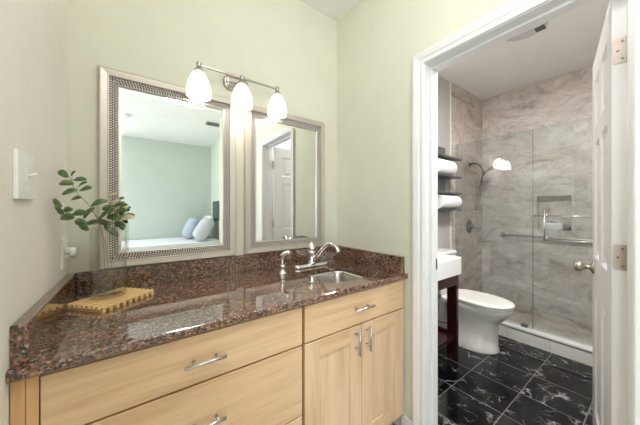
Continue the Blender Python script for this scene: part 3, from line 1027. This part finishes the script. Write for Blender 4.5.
# ------------------------------------------------------------------ bathroom
def ell(cx, yf, yb, hx, z, n=36, pf=1.0, pb=0.62, split=0.45):
    yc = yf + (yb - yf) * split
    out = []
    for i in range(n):
        a = 2 * PI * i / n
        c_, s_ = math.cos(a), math.sin(a)
        p = pf if s_ < 0 else pb
        x = cx + hx * math.copysign(abs(c_) ** p, c_)
        y = yc + (yb - yc) * abs(s_) ** p if s_ >= 0 else yc - (yc - yf) * abs(s_)
        out.append((x, y, z))
    return out
TX = 2.585
to = thing('toilet', 'white porcelain toilet with closed lid between sink and shower', 'toilet', (TX, 1.12, 0))
rings = [ell(TX, yf, yb, hx, z) for z, yf, yb, hx in (
    (0.0, 0.880, 1.40, 0.166), (0.010, 0.876, 1.405, 0.168), (0.05, 0.884, 1.40, 0.161), (0.15, 0.888, 1.40, 0.148), (0.22, 0.886, 1.40, 0.141),
    (0.262, 0.874, 1.40, 0.142), (0.295, 0.842, 1.40, 0.152), (0.335, 0.804, 1.40, 0.167), (0.370, 0.782, 1.39, 0.179), (0.398, 0.776, 1.37, 0.184), (0.410, 0.779, 1.36, 0.182))]
MB().loft(rings, True).build('bowl', PORC, to)
MB().loft([ell(TX, yf, 1.26, hx, z) for z, yf, hx in ((0.4115, 0.776, 0.181), (0.414, 0.770, 0.187), (0.424, 0.770, 0.187), (0.4265, 0.773, 0.185))]).build('seat', PORC, to)
MB().loft([ell(TX, yf, 1.27, hx, z) for z, yf, hx in ((0.428, 0.773, 0.185), (0.430, 0.766, 0.190), (0.445, 0.766, 0.190), (0.453, 0.776, 0.183), (0.457, 0.812, 0.155))]).build('lid', PORC, to)
tk = [rrect(TX - 0.155 - k, TX + 0.155 + k, 1.325 - k * 0.6, 1.468, 0.03, z, 6) for z, k in ((0.411, -0.02), (0.43, 0.0), (0.80, 0.010))]
MB().loft(tk, True).build('tank', PORC, to)
MB().loft([rrect(TX - 0.168 - k, TX + 0.168 + k, 1.313 - k, 1.47, 0.03, z, 6) for z, k in ((0.801, -0.002), (0.808, 0.003), (0.830, 0.003), (0.842, -0.008))], True).build('tank_lid', PORC, to)
MB().tube(bez((TX - 0.12, 1.36, 0.412), (TX - 0.165, 1.26, 0.36), (TX - 0.178, 1.2, 0.33), (TX - 0.182, 1.19, 0.25), 8) + bez((TX - 0.182, 1.19, 0.25), (TX - 0.186, 1.18, 0.17), (TX - 0.20, 1.36, 0.17), (TX - 0.20, 1.474, 0.17), 8)[1:], 0.006, 8).build('supply_hose', GREYM, to)

# sink vanity
SVX0, SVX1, SVY0 = 1.46, 2.235, 1.03
def block_sink():
    o = [rrect(SVX0 + k, SVX1 - k, SVY0 + k, W - 0.002 - k, 0.012, z, 4) for k, z in ((0.004, 0.722), (0, 0.726), (0, 0.862), (0.003, 0.866))]
    i = [rrect(SVX0 + 0.04 + k, SVX1 - 0.04 - k, SVY0 + 0.035 + k, W - 0.10 - k, 0.03, z, 4) for k, z in ((0, 0.866), (0.004, 0.861), (0.02, 0.785), (0.05, 0.770))]
    return MB().loft(o + i, True, False)
bsink = tag(block_sink().build('bathroom_sink', SINKW), 'thick white block sink on the dark cherry stand', 'sink')
st = thing('sink_stand', 'dark cherry open sink stand with lower shelf', 'washstand', (1.85, 1.26, 0))
A0, A1 = 1.49, 2.205
MB().box(A0, A1, SVY0 + 0.012, W - 0.004, 0.640, 0.7205, 0.002).build('apron', CHERRY, st)
for x in (A0, A1 - 0.034):
    for y0, y1 in ((SVY0 + 0.012, SVY0 + 0.095), (W - 0.085, W - 0.004)):
        MB().box(x, x + 0.034, y0, y1, 0.0, 0.6395, 0.0015).build('leg', CHERRY, st)
MB().box(A0 + 0.035, A1 - 0.035, SVY0 + 0.03, W - 0.02, 0.17, 0.20, 0.002).build('shelf', CHERRY, st)
for x in (A0 + 0.006, A1 - 0.028):
    MB().box(x, x + 0.022, SVY0 + 0.0955, W - 0.0855, 0.155, 0.225, 0.002).build('side_rail', CHERRY, st)

# shelves with rolled towels
sh = thing('wall_shelf', 'dark metal wall shelf with four boards above the toilet', 'shelf', (2.66, W, 1.262))
MB().box(2.40, 2.80, W - 0.014, W - 0.001, 1.262, 1.955, 0.002).build('back_panel', GREYM, sh)
for z, x1 in ((1.262, 2.90), (1.440, 2.90), (1.616, 2.91), (1.815, 2.90)):
    MB().box(2.40, x1, 1.335, W - 0.0145, z - 0.006, z + 0.011, 0.002).build('board', DARKM, sh)
def towel_roll(x0, x1, yc, zb, r, lab):
    prof = []
    n = 5
    prof.append((0.001, 0.006))
    for i in range(n):
        ra, rb = r * (i + 0.15) / n, r * (i + 0.85) / n
        prof += [(max(ra, 0.003), 0.006), ((ra + rb) / 2, 0.0), (rb, 0.004)]
    prof += [(r * 0.97, 0.008), (r, 0.02), (r * 1.0, (x1 - x0) * 0.5), (r, x1 - x0 - 0.02), (r * 0.95, x1 - x0 - 0.004), (r * 0.8, x1 - x0), (0.001, x1 - x0 - 0.003)]
    b = MB().lathe((x0, yc, zb + r), (1, 0, 0), prof, 28)
    a = 2.2
    b.tube([(x0 + 0.006, yc - r * math.cos(a) * 0.99, zb + r + r * math.sin(a) * 0.99), (x1 - 0.006, yc - r * math.cos(a) * 0.99, zb + r + r * math.sin(a) * 0.99)], 0.005, 8)
    tag(b.build('rolled_towel', TOWEL), lab, 'towel', 'rolled towels')
towel_roll(2.43, 2.765, 1.398, 1.6272, 0.0665 * 1.25, 'rolled white towel on the upper part of the wall shelf')
towel_roll(2.50, 2.885, 1.398, 1.2732, 0.0775, 'rolled white towel on the lowest board of the wall shelf')

# shower
b = MB().box(2.975, 3.095, -0.499, W - 0.011, 0.0005, 0.104)
cb = tag(b.build('shower_curb', WHITEB), 'low white tiled shower curb along the black floor', 'shower curb')
MB().box(2.968, 3.099, -0.499, W - 0.011, 0.115, 0.135, 0.003).build('sill', WHITEB, cb)
MB().box(2.980, 3.090, -0.499, W - 0.011, 0.1041, 0.1149).build('trim_strip', GREYM, cb)
for y in (0.30, 0.62, 0.94, 1.26):
    MB().box(2.9742, 2.976, y - 0.001, y + 0.001, 0.0015, 0.1035).build('grout_line', GREYM, cb)
GX = 3.035
gp = tag(MB().box(GX, GX + 0.010, 0.757, W - 0.0115, 0.1355, 2.03).build('shower_glass', SHOWERGL), 'fixed clear glass shower panel beside the shower head', 'glass panel')
MB().box(GX - 0.012, GX + 0.022, 0.795, 0.842, 0.1355, 0.163, 0.002).build('clip', DARKM, gp)
gd = tag(MB().box(GX, GX + 0.010, -0.20, 0.752, 0.140, 2.03).build('shower_door', SHOWERGL), 'clear frameless glass shower door with a double bar handle', 'glass door')
b = MB()
MB().box(GX + 0.001, GX + 0.009, 0.7525, 0.7565, 0.14, 2.03).build('edge_seal', GREYM, gd)
hx = GX - 0.045
b.tube([(hx, 0.735, 1.212), (hx, -0.05, 1.212)], 0.0085, 12)
b.tube([(hx, 0.668, 1.000), (hx, -0.05, 1.000)], 0.0085, 12)
for y in (0.66, 0.02):
    b.tube([(hx, y, 0.985), (hx, y, 1.262)], 0.0085, 12)
    for z in (1.0, 1.212):
        b.tube([(hx, y, z), (GX + 0.0005, y, z)], 0.008, 10)
        b.lathe((GX, y, z), (-1, 0, 0), [(0.018, 0.0), (0.018, 0.006), (0.010, 0.009)], 14)
hdl = b.build('handle', CHROME, gd)
hdl['label'] = 'chrome double towel bar handle'

gb = thing('grab_bar', 'steel grab bar low across the tiled shower back wall', 'grab bar', (XB, 0.7, 0.93))
MB().tube([(XB - 0.004, 1.22, 0.955), (XB - 0.045, 1.215, 0.955), (XB - 0.055, 1.19, 0.955), (XB - 0.055, 0.17, 0.955), (XB - 0.045, 0.145, 0.955), (XB - 0.004, 0.14, 0.955)], 0.014, 12).build('bar', STEEL, gb)
for y in (1.22, 0.14):
    MB().lathe((XB - 0.0003, y, 0.955), (-1, 0, 0), [(0.040, 0), (0.040, 0.006), (0.030, 0.010), (0.014, 0.011)], 20).build('flange', STEEL, gb)

YT = W - 0.0102
sv = thing('shower_valve', 'round shower valve with lever on the left shower wall', 'shower valve', (3.385, YT, 0.97))
MB().lathe((3.385, YT, 1.06), (0, -1, 0), [(0.085, 0), (0.085, 0.004), (0.070, 0.012), (0.030, 0.016), (0.028, 0.05), (0.022, 0.055)], 28).build('escutcheon', GREYM, sv)
MB().tube([(3.385, YT - 0.045, 1.06), (3.45, YT - 0.055, 1.045), (3.475, YT - 0.06, 1.02)], [0.012, 0.009, 0.008], 10).build('lever', STEEL, sv)
hs = thing('hand_shower', 'chrome hand shower with its head up on a curved arm and hose', 'shower head', (3.40, YT, 1.35))
MB().tube(bez((3.40, YT, 1.835), (3.40, 1.40, 1.86), (3.40, 1.36, 1.83), (3.41, 1.325, 1.745), 10), 0.011, 12).lathe((3.40, YT, 1.835), (0, -1, 0), [(0.032, 0), (0.030, 0.006), (0.012, 0.010)], 18).build('arm', GREYM, hs)
MB().ball((3.41, 1.318, 1.732), 0.024, 14).build('bracket', GREYM, hs)
MB().tube([(3.405, 1.325, 1.68), (3.425, 1.30, 1.725), (3.475, 1.265, 1.775), (3.50, 1.245, 1.79)], [0.011, 0.013, 0.014, 0.018], 12).lathe((3.50, 1.245, 1.792), (0.1, -0.75, -0.65), [(0.016, -0.012), (0.040, -0.004), (0.052, 0.006), (0.052, 0.016), (0.046, 0.019)], 24).build('handset', GREYM, hs)
MB().tube(bez((3.405, 1.325, 1.68), (3.40, 1.34, 1.50), (3.37, 1.36, 1.25), (3.40, 1.40, 1.27), 14) + bez((3.40, 1.40, 1.27), (3.44, 1.43, 1.29), (3.435, 1.36, 1.6), (3.413, 1.325, 1.715), 14)[1:], 0.0065, 8).build('hose', GREYM, hs)

b = MB()
b.loft([rrect(XB + 0.012 + k, XB + 0.080 - k, 0.685 + k, 0.835 - k, 0.012, z, 4) for k, z in ((0.006, NZ0 + 0.0004), (0, NZ0 + 0.006), (0, NZ0 + 0.066), (0.004, NZ0 + 0.076), (0.014, NZ0 + 0.080))], True)
b.loft([[(XB + 0.02, 0.73 + a, NZ0 + 0.079 + h), (XB + 0.07, 0.73 + a, NZ0 + 0.079 + h), (XB + 0.07, 0.73 + a, NZ0 + 0.086 + h), (XB + 0.02, 0.73 + a, NZ0 + 0.086 + h)] for a, h in ((-0.02, -0.002), (0.0, 0.010), (0.03, 0.020), (0.055, 0.035), (0.07, 0.032))], True)
tag(b.build('washcloth', TOWEL), 'folded white washcloth in the shower wall niche', 'washcloth')
b = MB().loft([rrect(XB + 0.02 + k, XB + 0.075 - k, 0.625 + k, 0.672 - k, 0.014, z, 4) for k, z in ((0.004, NZ0 + 0.0004), (0, NZ0 + 0.008), (0, NZ0 + 0.036), (0.006, NZ0 + 0.045))], True)
tag(b.build('soap_dish', DARKM), 'small dark soap dish beside the washcloth in the niche', 'soap dish')

cv = thing('ceiling_vent', 'round grey exhaust vent in the bathroom ceiling', 'vent', (2.545, 0.69, HB))
MB().lathe((2.545, 0.69, HB), (0, 0, -1), [(0.150, 0.0005), (0.152, 0.006), (0.140, 0.014), (0.100, 0.018), (0.002, 0.019)], 36).build('cover', VENTG, cv)
b = MB()
for i in range(6):
    x = 2.545 + 0.045 + i * 0.012
    b.box(x, x + 0.006, 0.69 - 0.115, 0.69 - 0.055, HB - 0.0225, HB - 0.0140)
b.build('louvre', GREYM, cv)

# ------------------------------------------------------------------ bedroom, seen in the mirrors
bed = thing('bed', 'white quilted bed against the bedroom wall, seen in the left mirror', 'bed', (0.3, -2.53, 0))
BX0, BX1, BY0, BY1 = -0.75, 1.36, -3.20, -1.90
MB().box(BX0 + 0.05, BX1, BY0 + 0.02, BY1 - 0.02, 0.08, 0.40, 0.01).build('base', QUILT, bed)
for x in (BX0 + 0.12, BX1 - 0.08):
    for y in (BY0 + 0.1, BY1 - 0.1):
        MB().lathe((x, y, 0), (0, 0, 1), [(0.025, 0), (0.03, 0.08)], 12).build('leg', CHERRY, bed)
MB().loft([rrect(BX0 + k, BX1 - k, BY0 + k, BY1 - k, 0.06, z, 5) for k, z in ((0.012, 0.34), (0.0, 0.36), (0, 0.62), (0.02, 0.665), (0.06, 0.685))], True).build('quilt', QUILT, bed)
def pillow(c, lx, ly, th, rot, name, m, lab):
    """lx: height, ly: width, th: thickness; stands on edge, leaning"""
    b = MB()
    n = 14
    def P(u, v, s):
        e = (1 - u ** 4) * (1 - v ** 4)
        k = 1 - 0.06 * (u * u * v * v)
        return Vector((s * th * 0.5 * max(e, 0) ** 0.5, v * ly * 0.5 * (k - 0.05 * (1 - u * u) * abs(v)), u * lx * 0.5 * (k - 0.05 * (1 - v * v) * abs(u))))
    R = Matrix.Rotation(rot[1], 3, 'Z') @ Matrix.Rotation(rot[0], 3, 'Y')
    for s in (1, -1):
        g = [[b.bm.verts.new(Vector(c) + R @ P(-1 + 2 * i / n, -1 + 2 * j / n, s)) for j in range(n + 1)] for i in range(n + 1)]
        for i in range(n):
            for j in range(n):
                f_ = b.bm.faces.new((g[i][j], g[i][j + 1], g[i + 1][j + 1], g[i + 1][j]))
                f_.smooth = True
    bmesh.ops.remove_doubles(b.bm, verts=b.bm.verts[:], dist=1e-4)
    tag(b.build(name, m, normals=True), lab, 'pillow', 'pillows on the bed')
pillow((1.20, -2.78, 0.925), 0.48, 0.62, 0.15, (0.22, 0.0), 'pillow', QUILT, 'white bed pillow behind the two cushions, in the left mirror')
pillow((0.90, -2.76, 0.90), 0.46, 0.52, 0.23, (0.42, 0.05), 'pillow', PILB, 'blue-grey cushion leaning leftmost on the bed, in the left mirror')
pillow((1.03, -2.21, 0.905), 0.48, 0.50, 0.25, (0.58, 0.1), 'pillow', PILG, 'pale grey cushion leaning rightmost on the bed, in the left mirror')

pc = thing('picture_frame', 'dark narrow print on the pale bedroom wall, in the left mirror', 'picture', (1.385, -2.72, 1.04))
MB().box(1.367, 1.3845, -2.97, -2.47, 1.04, 1.45, 0.003).build('frame', DARKM, pc)
MB().box(1.3655, 1.3668, -2.955, -2.485, 1.055, 1.435).build('print', DARKPRINT, pc)

sd = thing('smoke_detector', 'white round smoke detector on the bedroom ceiling, in the left mirror', 'smoke detector', (-0.13, -1.85, HC))
MB().lathe((-0.13, -1.85, HC), (0, 0, -1), [(0.065, 0.0003), (0.065, 0.02), (0.055, 0.035), (0.03, 0.042), (0.001, 0.043)], 24).build('case', PLAST, sd)
rv = thing('ceiling_register', 'grey slotted air register on the bedroom ceiling, in the left mirror', 'air vent', (1.06, -1.50, HC))
MB().box(0.92, 1.20, -1.58, -1.42, HC - 0.008, HC - 0.0003, 0.002).build('frame', VENTG, rv)
for i in range(8):
    y = -1.56 + i * 0.0175
    MB().box(0.94, 1.18, y, y + 0.010, HC - 0.022, HC - 0.0085).build('louvre', GREYM, rv)
